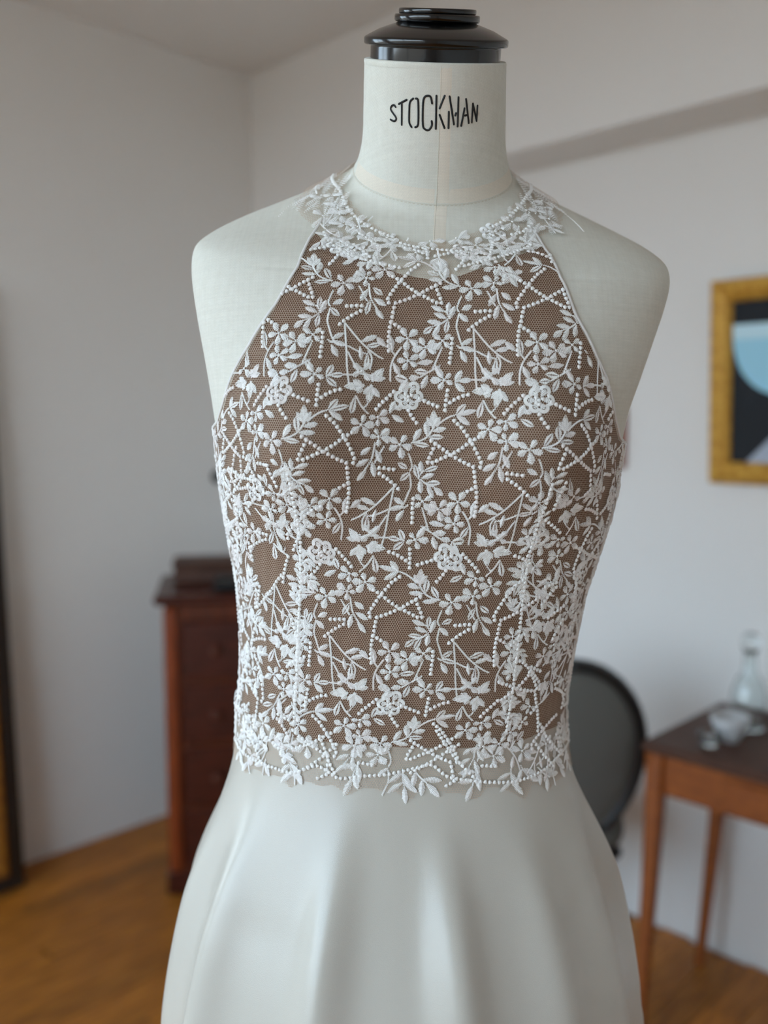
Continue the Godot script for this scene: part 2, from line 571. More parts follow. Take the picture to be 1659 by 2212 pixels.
func make_chair() -> void:
	var yaw := deg_to_rad(CHAIR[2])
	var c := thing("oval_back_chair", "dark grey upholstered chair with an oval back between the gown and the desk", "chair", Vector3(CHAIR[0], 0, CHAIR[1]), yaw)
	# own axes: the sitter looks along -z; the back stands at +z
	var back := at(Vector3(0, 0.655, 0.21), Basis(Vector3.RIGHT, deg_to_rad(10)))
	var rim := PackedVector3Array()
	for i in 49:
		var a := TAU * i / 48.0
		rim.append(back * Vector3(sin(a) * 0.215, cos(a) * 0.255, 0))
	put("back_frame", tube_mesh(rim, [0.017], 12), mats.black_frame, c)
	put("back_cushion", ellipsoid(back, Vector3(0.205, 0.245, 0.034), 1.0, 24, 48), mats.grey_upholstery, c)
	put("seat", ellipsoid(at(Vector3(0, 0.43, -0.02)), Vector3(0.235, 0.05, 0.225), 0.55, 20, 48), mats.grey_upholstery, c)
	put("seat_frame", box_mesh(at(Vector3(0, 0.38, -0.02)), Vector3(0.40, 0.04, 0.38), 0.012), mats.black_frame, c)
	for s in [-1, 1]:
		put("back_post", tube_mesh(PackedVector3Array([Vector3(s * 0.12, 0.37, 0.15), Vector3(s * 0.125, 0.43, 0.175), Vector3(s * 0.12, 0.47, 0.18)]), [0.014], 10), mats.black_frame, c)
		put("leg", tube_mesh(PackedVector3Array([Vector3(s * 0.17, 0.37, 0.14), Vector3(s * 0.185, 0.18, 0.165), Vector3(s * 0.20, 0.0, 0.2)]), [0.016, 0.014, 0.011], 12), mats.grey_metal, c)
		put("leg", tube_mesh(PackedVector3Array([Vector3(s * 0.17, 0.37, -0.17), Vector3(s * 0.18, 0.18, -0.185), Vector3(s * 0.19, 0.0, -0.2)]), [0.016, 0.014, 0.011], 12), mats.grey_metal, c)


func make_pictures() -> void:
	var rb := room_basis()
	# the gold frame at the right
	var w := 0.66
	var h := 0.53
	var p := thing("gold_framed_picture", "gold-framed picture, its panel coloured with a pale blue rounded shape on black, above the desk", "picture", room(1.80 + w / 2, 1.58, WALL_V + 0.03))
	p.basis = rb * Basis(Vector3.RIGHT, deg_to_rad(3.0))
	put("frame", frame_mesh(w, h, [[0.0, -0.015], [0.0, 0.012], [0.01, 0.024], [0.028, 0.03], [0.045, 0.022], [0.056, 0.01], [0.058, 0.0]]), mats.gilt, p)
	put("back_board", box_mesh(at(Vector3(0, 0, -0.012)), Vector3(w - 0.01, h - 0.01, 0.008), 0.001), mats.dark_moulding, p)
	var im := Image.create(256, 256, false, Image.FORMAT_RGB8)  # near-black ground with a pale blue rounded shape and a grey wedge below
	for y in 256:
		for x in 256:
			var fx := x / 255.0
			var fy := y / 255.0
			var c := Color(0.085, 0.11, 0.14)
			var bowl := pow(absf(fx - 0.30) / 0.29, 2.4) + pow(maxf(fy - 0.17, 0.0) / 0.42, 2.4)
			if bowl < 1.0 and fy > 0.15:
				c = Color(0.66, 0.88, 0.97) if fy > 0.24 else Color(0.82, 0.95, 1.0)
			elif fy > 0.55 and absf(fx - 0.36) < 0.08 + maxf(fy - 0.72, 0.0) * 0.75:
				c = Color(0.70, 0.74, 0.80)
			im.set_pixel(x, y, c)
	var panel_mat := plain("picture_panel", Color.WHITE, 0.75)
	panel_mat.albedo_texture = ImageTexture.create_from_image(im)
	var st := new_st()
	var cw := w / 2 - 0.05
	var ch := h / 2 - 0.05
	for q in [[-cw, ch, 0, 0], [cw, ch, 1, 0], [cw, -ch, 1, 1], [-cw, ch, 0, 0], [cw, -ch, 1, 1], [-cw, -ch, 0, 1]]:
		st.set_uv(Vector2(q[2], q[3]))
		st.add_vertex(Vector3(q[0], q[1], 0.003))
	put("picture_face", flat_done(st), panel_mat, p)
	# the one half hidden by the form
	var w2 := 0.2
	var p2 := thing("wooden_framed_picture", "small brown-framed picture mostly hidden behind the lace bodice's right side", "picture", room(1.536 - w2 / 2, 1.432, WALL_V + 0.012))
	p2.basis = rb
	put("frame", frame_mesh(w2, 0.175, [[0.0, -0.01], [0.0, 0.01], [0.012, 0.016], [0.026, 0.008], [0.03, 0.0]]), mats.cherry, p2)
	put("picture_face", box_mesh(at(Vector3(0, 0, -0.003)), Vector3(w2 - 0.03, 0.145, 0.006), 0.001), mats.white_china, p2)


func make_glassware() -> void:
	var h := 0.7215
	var bottle := thing("glass_carafe", "clear glass carafe at the back of the desk beside the picture wall", "carafe", room(2.0, h, 0.02))
	put("vessel", lathe([[0.0, 0.004], [0.036, 0.0], [0.042, 0.006], [0.044, 0.03], [0.042, 0.09], [0.03, 0.125], [0.017, 0.145], [0.015, 0.19], [0.02, 0.2], [0.017, 0.2], [0.0125, 0.188], [0.0145, 0.147], [0.027, 0.123], [0.039, 0.088], [0.041, 0.03], [0.038, 0.009], [0.0, 0.008]], at(Vector3.ZERO), 40), mats.clear_glass, bottle)
	put("stopper", lathe([[0.0, 0.186], [0.011, 0.187], [0.0125, 0.2], [0.02, 0.203], [0.024, 0.222], [0.016, 0.238], [0.0, 0.242]], at(Vector3.ZERO), 32), mats.clear_glass, bottle)
	var cup := thing("white_cup", "small greyish white bowl on the desk in front of the carafe", "bowl", room(2.005, h, 0.135))
	put("bowl", lathe([[0.0, 0.0], [0.022, 0.0], [0.023, 0.006], [0.034, 0.02], [0.043, 0.045], [0.046, 0.062], [0.043, 0.062], [0.04, 0.045], [0.03, 0.022], [0.0, 0.014]], at(Vector3.ZERO), 40), mats.white_china, cup)
	var dish := thing("glass_salt_dish", "tiny clear glass dish nearest the desk's front edge", "dish", room(1.985, h, 0.2))
	put("dish", lathe([[0.0, 0.0], [0.018, 0.0], [0.02, 0.004], [0.025, 0.022], [0.026, 0.03], [0.023, 0.03], [0.021, 0.022], [0.016, 0.008], [0.0, 0.007]], at(Vector3.ZERO), 36), mats.clear_glass, dish)


# ---------------------------------------------------------------- the form's surface
# one row a section: centre x, y, z, half width, depth in front, depth behind, tilt in degrees, squareness
const SECTIONS := [
	[0.0107, 1.1448, -0.742, 0.1442, 0.0880, 0.1000, -6.0, 2.20], [0.0124, 1.2021, -0.742, 0.1354, 0.0900, 0.0860, -5.0, 2.30],
	[0.0149, 1.2505, -0.742, 0.1344, 0.0960, 0.0880, -3.0, 2.30], [0.0181, 1.2904, -0.742, 0.1348, 0.1020, 0.0900, 0.0, 2.30],
	[0.0212, 1.3377, -0.742, 0.1396, 0.1070, 0.0940, 0.0, 2.30], [0.0239, 1.3767, -0.742, 0.1477, 0.1100, 0.0980, 0.0, 2.35],
	[0.0257, 1.4076, -0.742, 0.1541, 0.1130, 0.1000, 0.0, 2.40], [0.0271, 1.4344, -0.742, 0.1581, 0.1150, 0.1000, 0.0, 2.45],
	[0.0271, 1.4610, -0.742, 0.1600, 0.1160, 0.1000, 0.0, 2.50], [0.0279, 1.4912, -0.742, 0.1648, 0.1140, 0.1000, 0.0, 2.60],
	[0.0304, 1.5212, -0.742, 0.1720, 0.1100, 0.0990, 1.0, 2.70], [0.0327, 1.5509, -0.742, 0.1795, 0.1050, 0.0980, 3.0, 2.70],
	[0.0349, 1.5767, -0.742, 0.1858, 0.1000, 0.0960, 6.0, 2.60], [0.0364, 1.5950, -0.742, 0.1889, 0.0960, 0.0920, 10.0, 2.50],
	[0.0369, 1.6078, -0.742, 0.1885, 0.0930, 0.0860, 13.0, 2.40], [0.0366, 1.6169, -0.742, 0.1840, 0.0900, 0.0810, 16.0, 2.35],
	[0.0367, 1.6259, -0.742, 0.1715, 0.0860, 0.0750, 19.0, 2.30], [0.0361, 1.6350, -0.742, 0.1518, 0.0810, 0.0700, 23.0, 2.25],
	[0.0367, 1.6440, -0.742, 0.1285, 0.0750, 0.0650, 27.0, 2.20], [0.0371, 1.6530, -0.742, 0.1054, 0.0690, 0.0620, 30.0, 2.10],
	[0.0377, 1.6600, -0.741, 0.0886, 0.0640, 0.0600, 33.0, 2.05], [0.0381, 1.6658, -0.740, 0.0754, 0.0600, 0.0580, 36.0, 2.00],
	[0.0384, 1.6706, -0.738, 0.0665, 0.0575, 0.0580, 38.0, 2.00], [0.0386, 1.6758, -0.736, 0.0625, 0.0565, 0.0580, 38.0, 2.00],
	[0.0388, 1.6842, -0.732, 0.0586, 0.0555, 0.0570, 36.0, 2.00], [0.0387, 1.6979, -0.725, 0.0554, 0.0555, 0.0560, 31.0, 2.00],
	[0.0386, 1.7163, -0.718, 0.0544, 0.0555, 0.0555, 27.0, 2.00], [0.0384, 1.7342, -0.711, 0.0536, 0.0555, 0.0555, 24.5, 2.00],
	[0.0383, 1.7483, -0.705, 0.0530, 0.0555, 0.0555, 23.0, 2.00],
]
const ROLL := 0.0384
const DS := 0.004
const HALF_COLS := 84
var section_tables: Array = []
var grid_rows := 0
var dt := DS
var grid_pos := PackedVector3Array()
var grid_nor := PackedVector3Array()
var row_v := PackedFloat32Array()


func cubic(a: float, b: float, c: float, d: float, t: float) -> float:
	return b + 0.5 * t * (c - a + t * (2.0 * a - 5.0 * b + 4.0 * c - d + t * (3.0 * (b - c) + d - a)))


func section(v: float) -> PackedFloat32Array:
	var n := SECTIONS.size()
	v = clampf(v, 0.0, n - 1.001)
	var i := int(v)
	var t := v - i
	var r := PackedFloat32Array()
	for k in 8:
		r.append(cubic(SECTIONS[maxi(i - 1, 0)][k], SECTIONS[i][k], SECTIONS[i + 1][k], SECTIONS[mini(i + 2, n - 1)][k], t))
	return r


func spow(x: float, p: float) -> float:
	return signf(x) * pow(absf(x), p)


func body_at(c: PackedFloat32Array, angle: float) -> Vector3:
	var p := 2.0 / c[7]
	var x := c[3] * spow(sin(angle), p)
	var co := cos(angle)
	var z := (c[4] if co > 0.0 else c[5]) * spow(co, p)
	var tilt := deg_to_rad(c[6])
	var q := Vector3(c[0] + x * cos(ROLL), c[1] - x * sin(ROLL) - z * sin(tilt), c[2] + z * cos(tilt))
	if co > 0.0 and c[1] < 1.6:
		for side: float in [-1.0, 1.0]:
			var dx := (q.x - c[0] - side * 0.083) / 0.046
			var dy := q.y + side * 0.003 - 1.462
			dy /= 0.075 if dy > 0.0 else 0.046
			var w := exp(-dx * dx - dy * dy) * 0.025
			q += Vector3(side * 0.25, 0.0, 0.97) * w
	return q


func make_fabric_grid() -> void:
	# fabric coordinates: s runs along each section from the middle of the front, t up the middle of the front
	var fine := 16
	var last := (SECTIONS.size() - 1) * fine
	var tt := PackedFloat32Array([0.0])
	var before := body_at(section(0.0), 0.0)
	for k in range(1, last + 1):
		var p := body_at(section(k / float(fine)), 0.0)
		tt.append(tt[k - 1] + p.distance_to(before))
		before = p
	grid_rows = int(tt[last] / DS) + 1
	dt = tt[last] / (grid_rows - 1)
	var at := 0
	for row in grid_rows:
		var t := row * dt
		while at < last - 1 and tt[at + 1] < t:
			at += 1
		var v := (at + (t - tt[at]) / maxf(tt[at + 1] - tt[at], 1e-6)) / fine
		row_v.append(v)
		var c := section(v)
		for side: int in [-1, 1]:
			var line := PackedVector3Array()
			var prev := body_at(c, 0.0)
			var run := 0.0
			var angle := 0.0
			var step := PI / 150.0
			line.append(prev)
			for k in range(1, 151):
				var p := body_at(c, side * k * step)
				var d := p.distance_to(prev)
				while run + d >= line.size() * DS and line.size() <= HALF_COLS:
					line.append(prev.lerp(p, (line.size() * DS - run) / d))
				run += d
				prev = p
			while line.size() <= HALF_COLS:
				line.append(line[line.size() - 1])
			if side < 0:
				line.reverse()
				grid_pos.append_array(line)
			else:
				grid_pos.append_array(line.slice(1))
	var cols := HALF_COLS * 2 + 1
	grid_nor.resize(grid_pos.size())
	for row in grid_rows:
		for col in cols:
			var dx := grid_pos[row * cols + mini(col + 1, cols - 1)] - grid_pos[row * cols + maxi(col - 1, 0)]
			var dy := grid_pos[mini(row + 1, grid_rows - 1) * cols + col] - grid_pos[maxi(row - 1, 0) * cols + col]
			grid_nor[row * cols + col] = dx.cross(dy).normalized()


func fabric(s: float, t: float, h := 0.0) -> Vector3:
	var cols := HALF_COLS * 2 + 1
	var x := clampf(s / DS + HALF_COLS, 0.0, cols - 1.001)
	var y := clampf(t / dt, 0.0, grid_rows - 1.001)
	var i := int(y) * cols + int(x)
	x -= int(x)
	y -= int(y)
	var p := grid_pos[i].lerp(grid_pos[i + 1], x).lerp(grid_pos[i + cols].lerp(grid_pos[i + cols + 1], x), y)
	if h == 0.0:
		return p
	return p + fabric_normal(s, t) * h


func fabric_normal(s: float, t: float) -> Vector3:
	var cols := HALF_COLS * 2 + 1
	var x := clampf(s / DS + HALF_COLS, 0.0, cols - 1.001)
	var y := clampf(t / dt, 0.0, grid_rows - 1.001)
	var i := int(y) * cols + int(x)
	x -= int(x)
	y -= int(y)
	return grid_nor[i].lerp(grid_nor[i + 1], x).lerp(grid_nor[i + cols].lerp(grid_nor[i + cols + 1], x), y).normalized()


# ---------------------------------------------------------------- the dress form
func make_form() -> void:
	var o := thing("dress_form", "cream linen dress form with black neck cap wearing the lace gown", "dress form", Vector3(0.02, 0, -0.742))
	var off := -o.position
	var n := SECTIONS.size()
	var per := 7
	var cols := 112
	var pts := PackedVector3Array()
	for k in range(0, (n - 1) * per + 1):
		var c := section(k / float(per))
		for j in cols:
			pts.append(body_at(c, TAU * j / cols) + off)
	put("body", finish(lattice(pts, cols, true)), mats.linen, o)
	# neck end: a small rolled edge closing the cover
	var c := section(n - 1)
	var tilt := deg_to_rad(c[6])
	var axis := Basis(Vector3.RIGHT, tilt) * Basis(Vector3.BACK, -ROLL * 0.7)
	var neck := Transform3D(axis, Vector3(c[0], c[1], c[2]) + off)
	put("neck_hem", lathe([[0.0553, -0.0035], [0.0557, -0.0015], [0.0554, 0.0], [0.0545, 0.0007], [0.047, 0.0006]], neck * Transform3D(Basis.from_scale(Vector3(0.957, 1, 1)), Vector3.ZERO), 96), mats.linen, o)
	var cap := put("neck_cap", lathe([[0.0485, -0.004], [0.0485, 0.0085], [0.0483, 0.0098], [0.0518, 0.0098], [0.0530, 0.0103], [0.0534, 0.0112], [0.0534, 0.0140], [0.0530, 0.0149], [0.0520, 0.0156], [0.042, 0.0205], [0.034, 0.0232], [0.0295, 0.0246], [0.029, 0.0252]], neck, 96), mats.black_lacquer, o)
	put("cap_ring", lathe([[0.029, 0.0250], [0.0306, 0.0253], [0.0313, 0.0262], [0.0313, 0.0292], [0.0307, 0.0302], [0.027, 0.0304]], neck, 80), mats.black_lacquer, cap)
	put("cap_disc", lathe([[0.0275, 0.0303], [0.0282, 0.0307], [0.0284, 0.0315], [0.0284, 0.0332], [0.0279, 0.0339], [0.0265, 0.0341], [0.0, 0.0342]], neck, 80), mats.black_lacquer, cap)
	# seams and the cloth layers that show through beside them
	var seam := func(path: Array, called: String) -> void:
		var p := PackedVector3Array()
		for q: Vector2 in path:
			p.append(fabric(q.x, q.y, 0.00005) + off)
		put(called, tube_mesh(p, [0.00018], 6), mats.seam_thread, o)
	var top_t := (grid_rows - 1) * dt
	var front: Array = []
	for i in 40:
		front.append(Vector2(lerpf(-0.0012, 0.0016, i / 39.0), lerpf(0.40, top_t - 0.001, i / 39.0)))
	seam.call(front, "front_seam")
	var collar: Array = []
	for i in 81:
		collar.append(Vector2(lerpf(-0.16, 0.16, i / 80.0), 0.5095))
	seam.call(collar, "neck_seam")
	var stitches := new_st()
	stitches.set_smooth_group(-1)
	for i in 70:
		var t := lerpf(0.42, top_t - 0.004, i / 69.0)
		var s := lerpf(-0.0010, 0.0018, (t - 0.40) / 0.21)
		stitch(stitches, fabric(s, t) + off, fabric(s, t + 0.0013) + off, fabric_normal(s, t), 0.0003, 0.00045)
	for i in 64:
		var s := lerpf(-0.1, 0.1, i / 63.0)
		stitch(stitches, fabric(s, 0.5088) + off, fabric(s + 0.0018, 0.5088) + off, fabric_normal(s, 0.5088), 0.0003, 0.00045)
	put("stitching", flat_done(stitches), mats.seam_thread, o)
	var strip := func(s0: float, s1: float, t0: float, t1: float, rows: int, cs: int) -> void:
		var q := PackedVector3Array()
		for r in rows + 1:
			for k in cs + 1:
				var edge := 0.0 if r == 0 or r == rows or k == 0 or k == cs else 0.00012
				q.append(fabric(lerpf(s0, s1, k / float(cs)), lerpf(t0, t1, r / float(rows)), edge) + off)
		put("seam_allowance", finish(lattice(q, cs + 1, false)), mats.linen_seam_layer, o)
	strip.call(0.0008, 0.0095, 0.5105, top_t - 0.002, 40, 6)
	strip.call(-0.0008, 0.0085, 0.44, 0.5085, 20, 6)
	strip.call(-0.085, -0.0012, 0.5102, 0.5205, 5, 50)
	strip.call(0.0095, 0.085, 0.5102, 0.5205, 5, 50)
	# the stencilled word
	var word := Node3D.new()
	word.name = "stencil_lettering"
	o.add_child(word)
	for letter: String in LETTERS:
		var st := new_st()
		st.set_smooth_group(-1)
		for line: Array in LETTERS[letter]:
			var path: Array = []
			for i in range(0, line.size(), 2):
				path.append(Vector2(line[i], line[i + 1]) * 0.001)
			ink(st, path, 0.00072, off)
		put("letter", flat_done(st), mats.stencil_ink, word)
	# the stand under the skirt
	put("pole", tube_mesh(PackedVector3Array([Vector3(0, 1.16, 0), Vector3(0, 0.6, 0), Vector3(0, 0.1, 0)]), [0.014], 16), mats.stand_steel, o)
	put("stand_base", lathe([[0.0, 0.0], [0.17, 0.0], [0.175, 0.008], [0.16, 0.018], [0.03, 0.04], [0.02, 0.11], [0.0, 0.11]], at(Vector3.ZERO), 48), mats.black_iron, o)


const LETTERS := {
	"S": [[-32.2, 574.0, -33.6, 575.1, -35.6, 574.3, -36.6, 572.1, -34.4, 569.5, -32.2, 567.4, -31.8, 565.6, -33.6, 564.2, -36.6, 565.0]],
	"T": [[-29.4, 576.3, -23.1, 579.6], [-27.0, 577.1, -27.0, 562.6]],
	"O": [[-18.1, 580.8, -20.6, 578.3, -21.1, 572.3, -21.1, 565.0, -19.2, 561.9], [-16.1, 580.9, -14.5, 579.2, -14.4, 564.6, -16.5, 562.1]],
	"C": [[-4.5, 578.5, -5.5, 582.4, -7.8, 583.2, -10.2, 581.7, -11.0, 576.7, -10.9, 564.0, -9.2, 561.3, -6.7, 560.9, -4.5, 563.9, -4.6, 566.9]],
	"K": [[-1.5, 583.5, -1.6, 562.0], [4.3, 583.7, 0.9, 575.5], [1.0, 571.2, 4.6, 562.7]],
	"M": [[7.5, 573.4, 7.5, 562.7], [7.8, 583.3, 11.4, 565.2], [14.3, 582.9, 14.2, 563.8], [12.7, 572.6, 12.2, 571.0]],
	"A": [[19.1, 575.7, 16.9, 564.2], [20.1, 581.8, 22.8, 565.9], [19.6, 570.9, 21.5, 571.2]],
	"N": [[25.8, 578.7, 25.3, 566.3], [25.8, 578.7, 29.4, 567.0], [29.8, 577.2, 29.4, 567.0]],
}


func ink(st: SurfaceTool, path: Array, half: float, off: Vector3) -> void:
	# a round-ended brush stroke of paint with a little thickness, laid on the cloth
	var line: Array = []
	for i in path.size() - 1:
		for k in 4:
			var a: Vector2 = path[maxi(i - 1, 0)]
			var b: Vector2 = path[mini(i + 2, path.size() - 1)]
			var t := k / 4.0
			line.append(Vector2(cubic(a.x, path[i].x, path[i + 1].x, b.x, t), cubic(a.y, path[i].y, path[i + 1].y, b.y, t)))
	line.append(path[path.size() - 1])
	var n := line.size()
	var l := PackedVector3Array()
	var m := PackedVector3Array()
	var r := PackedVector3Array()
	for i in range(-2, n + 2):
		var j := clampi(i, 0, n - 1)
		var d: Vector2 = (line[mini(j + 1, n - 1)] - line[maxi(j - 1, 0)]).normalized()
		var side := Vector2(-d.y, d.x)
		var w := half
		var p: Vector2 = line[j]
		if i < 0:
			p -= d * half * (0.95 if i == -2 else 0.6)
			w *= 0.25 if i == -2 else 0.8
		elif i >= n:
			p += d * half * (0.95 if i == n + 1 else 0.6)
			w *= 0.25 if i == n + 1 else 0.8
		l.append(fabric(p.x + side.x * w, p.y + side.y * w, 0.0003) + off)
		m.append(fabric(p.x, p.y, 0.0007) + off)
		r.append(fabric(p.x - side.x * w, p.y - side.y * w, 0.0003) + off)
	for i in l.size() - 1:
		quad(st, l[i], l[i + 1], m[i + 1], m[i])
		quad(st, m[i], m[i + 1], r[i + 1], r[i])


# ---------------------------------------------------------------- the skirt
# one row a height: y, half width, depth in front, depth behind
const SKIRT := [
	[1.235, 0.1374, 0.0940, 0.0900], [1.210, 0.1396, 0.0990, 0.096], [1.194, 0.1430, 0.1040, 0.101], [1.1695, 0.1511, 0.1135, 0.112], [1.1448, 0.1609, 0.1240, 0.124],
	[1.120, 0.1709, 0.1345, 0.136], [1.0909, 0.1812, 0.1455, 0.148], [1.0615, 0.1886, 0.1550, 0.157], [1.0277, 0.1952, 0.1635, 0.166], [0.9935, 0.2002, 0.1710, 0.174],
	[0.959, 0.2040, 0.1770, 0.180], [0.85, 0.2170, 0.195, 0.20], [0.60, 0.258, 0.236, 0.245], [0.30, 0.315, 0.29, 0.305], [0.006, 0.37, 0.34, 0.37],
]
# folds: direction in degrees from the front, width, height
const FOLDS := [[-23.0, 7.0, 1.0], [15.0, 7.0, 0.9], [-57.0, 6.0, 1.0], [-80.0, 7.0, 0.5], [44.0, 7.0, 0.6], [66.0, 7.0, 0.4], [95.0, 11.0, 1.0], [130.0, 12.0, 1.0], [165.0, 12.0, 1.0], [-105.0, 10.0, 1.0], [-140.0, 12.0, 1.0]]
var skirt_rim := Vector3.ZERO
var skirt_rim_front := 0.0


func make_skirt_table() -> void:
	var l := fabric(-0.135, 0.094)
	var r := fabric(0.135, 0.094)
	skirt_rim = (l + r) * 0.5
	skirt_rim.z = -0.742
	skirt_rim_front = fabric(0.0, 0.094).y - skirt_rim.y


func skirt_radius(a: float, y: float) -> float:
	var i := 0
	while i < SKIRT.size() - 2 and SKIRT[i + 1][0] > y:
		i += 1
	var t := clampf((SKIRT[i][0] - y) / (SKIRT[i][0] - SKIRT[i + 1][0]), 0.0, 1.0)
	var v := [0.0, 0.0, 0.0]
	for k in 3:
		v[k] = cubic(SKIRT[maxi(i - 1, 0)][k + 1], SKIRT[i][k + 1], SKIRT[i + 1][k + 1], SKIRT[mini(i + 2, SKIRT.size() - 1)][k + 1], t)
	var front: float = v[1] if cos(a) > 0.0 else v[2]
	var p := lerpf(2.3, 2.0, clampf((1.2 - y) / 0.1, 0.0, 1.0))
	var r := 1.0 / pow(pow(absf(sin(a)) / v[0], p) + pow(absf(cos(a)) / front, p), 1.0 / p)
	var amp := clampf((1.205 - y) / 0.12, 0.0, 1.0)
	amp = amp * amp * (3.0 - 2.0 * amp) * 0.0150 + maxf(0.0, 1.05 - y) * 0.028
	var f := 0.0
	for q in FOLDS:
		var d: float = wrapf(rad_to_deg(a) - q[0], -180.0, 180.0) / q[1]
		f += q[2] * exp(-d * d)
	return r + amp * (f - 0.30)


func skirt_at(a: float, y: float) -> Vector3:
	var r := skirt_radius(a, y)
	return Vector3(skirt_rim.x + sin(a) * r, y, skirt_rim.z + cos(a) * r)


func rim_y(a: float) -> float:
	return skirt_rim.y + skirt_rim_front * cos(a) - sin(a) * 0.14 * sin(ROLL)


func lace(s: float, t: float, h: float) -> Vector3:
	# the lace hangs on the body, and over the skirt below the waist
	var p := fabric(s, t)
	if t < 0.102:
		var d := Vector2(p.x - skirt_rim.x, p.z - skirt_rim.z)
		var a := atan2(d.x, d.y)
		var r := skirt_radius(a, p.y) - 0.0015
		if p.y < rim_y(a) + 0.004:
			var k := maxf(r, d.length()) / d.length()
			p.x = skirt_rim.x + d.x * k
			p.z = skirt_rim.z + d.y * k
	return p + fabric_normal(s, t) * h


# ---------------------------------------------------------------- the gown
const MID := -0.005     # the gown sits this far off the form's middle
const NET := 0.0026
const ARM := [[0.0, 0.53], [0.070, 0.515], [0.084, 0.475], [0.0935, 0.435], [0.105, 0.407], [0.126, 0.3765], [0.146, 0.355], [0.1635, 0.335], [0.18, 0.322], [0.20, 0.318], [0.4, 0.318]]
const NECK := [[0.0, 0.466], [0.018, 0.470], [0.03, 0.479], [0.05, 0.491], [0.07, 0.500], [0.09, 0.504], [0.4, 0.504]]
const BROWN := [[0.0, 0.430], [0.02, 0.433], [0.035, 0.440], [0.05, 0.447], [0.065, 0.455], [0.074, 0.461], [0.084, 0.470], [0.4, 0.470]]


func curve(table: Array, x: float) -> float:
	for i in table.size() - 1:
		if x <= table[i + 1][0]:
			return lerpf(table[i][1], table[i + 1][1], (x - table[i][0]) / (table[i + 1][0] - table[i][0]))
	return table[-1][1]


func arm_top(s: float) -> float:
	return curve(ARM, absf(s - MID))


func net_top(s: float) -> float:
	return minf(arm_top(s), curve(NECK, absf(s - MID)))


func hem_t(s: float) -> float:
	# the net is cut just outside the last row of knots, with a tongue under each hanging spray
	var t := 0.056 + 0.002 * sin(s * 140.0)
	for x in [-0.124, -0.078, -0.035, 0.006, 0.050, 0.086, 0.108]:
		t -= 0.0085 * exp(-pow((s - x) / 0.0075, 2.0))
	return t


func near_gown(s: float, t: float) -> bool:
	# room for motifs that stand a little over the edge of the net
	var x := absf(s - MID)
	if t < hem_t(s) - 0.004 or t > 0.512 or (x > 0.130 and t > 0.44):
		return false
	return t < minf(arm_top(s) + (0.001 if x < 0.08 else -0.0005), curve(NECK, x) + 0.006) or (x > 0.078 and t > 0.472 and t < 0.509)


func in_band(s: float, t: float) -> bool:
	# the strap that goes over the shoulder to the back of the neck
	var x := absf(s - MID)
	return x >= 0.08 and x < 0.165 and t > lerpf(0.474, 0.486, clampf((x - 0.084) / 0.05, 0.0, 1.0)) and t < 0.503


func on_gown(s: float, t: float) -> bool:
	return t > hem_t(s) and (t < net_top(s) or in_band(s, t))


func sheet(low: Callable, high: Callable, half: float, cols: int, rows: int, h: float) -> ArrayMesh:
	var pts := PackedVector3Array()
	for r in rows + 1:
		for c in cols + 1:
			var s := lerpf(-half, half, c / float(cols))
			pts.append(lace(s, lerpf(low.call(s), high.call(s), r / float(rows)), h))
	return finish(lattice(pts, cols + 1, false))


func make_dress() -> void:
	var d := thing("wedding_dress", "white halter wedding gown with beaded floral lace bodice over nude lining and plain satin skirt", "dress", Vector3.ZERO)
	var lining_top := func(s: float) -> float: return minf(arm_top(s) - 0.0015, curve(BROWN, absf(s - MID)))
	put("bodice_lining", sheet(func(_s: float) -> float: return 0.086, lining_top, 0.33, 230, 110, 0.0012), mats.nude_lining, d)
	# skirt
	var pts := PackedVector3Array()
	var cols := 288
	var rows := 120
	for r in range(-4, rows + 1):
		for c in cols:
			var a := -TAU * c / cols
			var top := rim_y(a)
			if r < 0:
				# the turned waist edge: from inside over the fold
				var q := skirt_at(a, top - 0.0008)
				var k := [0.0, 0.006, 0.003, 0.0012, 0.0004][r + 4 + 1] as float
				var inward := Vector3(skirt_rim.x - q.x, 0, skirt_rim.z - q.z).normalized()
				pts.append(q + inward * k + Vector3(0, [0.0, -0.004, 0.0, 0.0007, 0.0006][r + 5] as float, 0))
			else:
				var t := r / float(rows)
				t = t * 0.55 + t * t * 0.45
				pts.append(skirt_at(a, lerpf(top - 0.0008, 0.006, t)))
	put("skirt", finish(lattice(pts, cols, true)), mats.ivory_satin, d)
	make_net(d)
	make_bindings(d)
	make_lace(d)


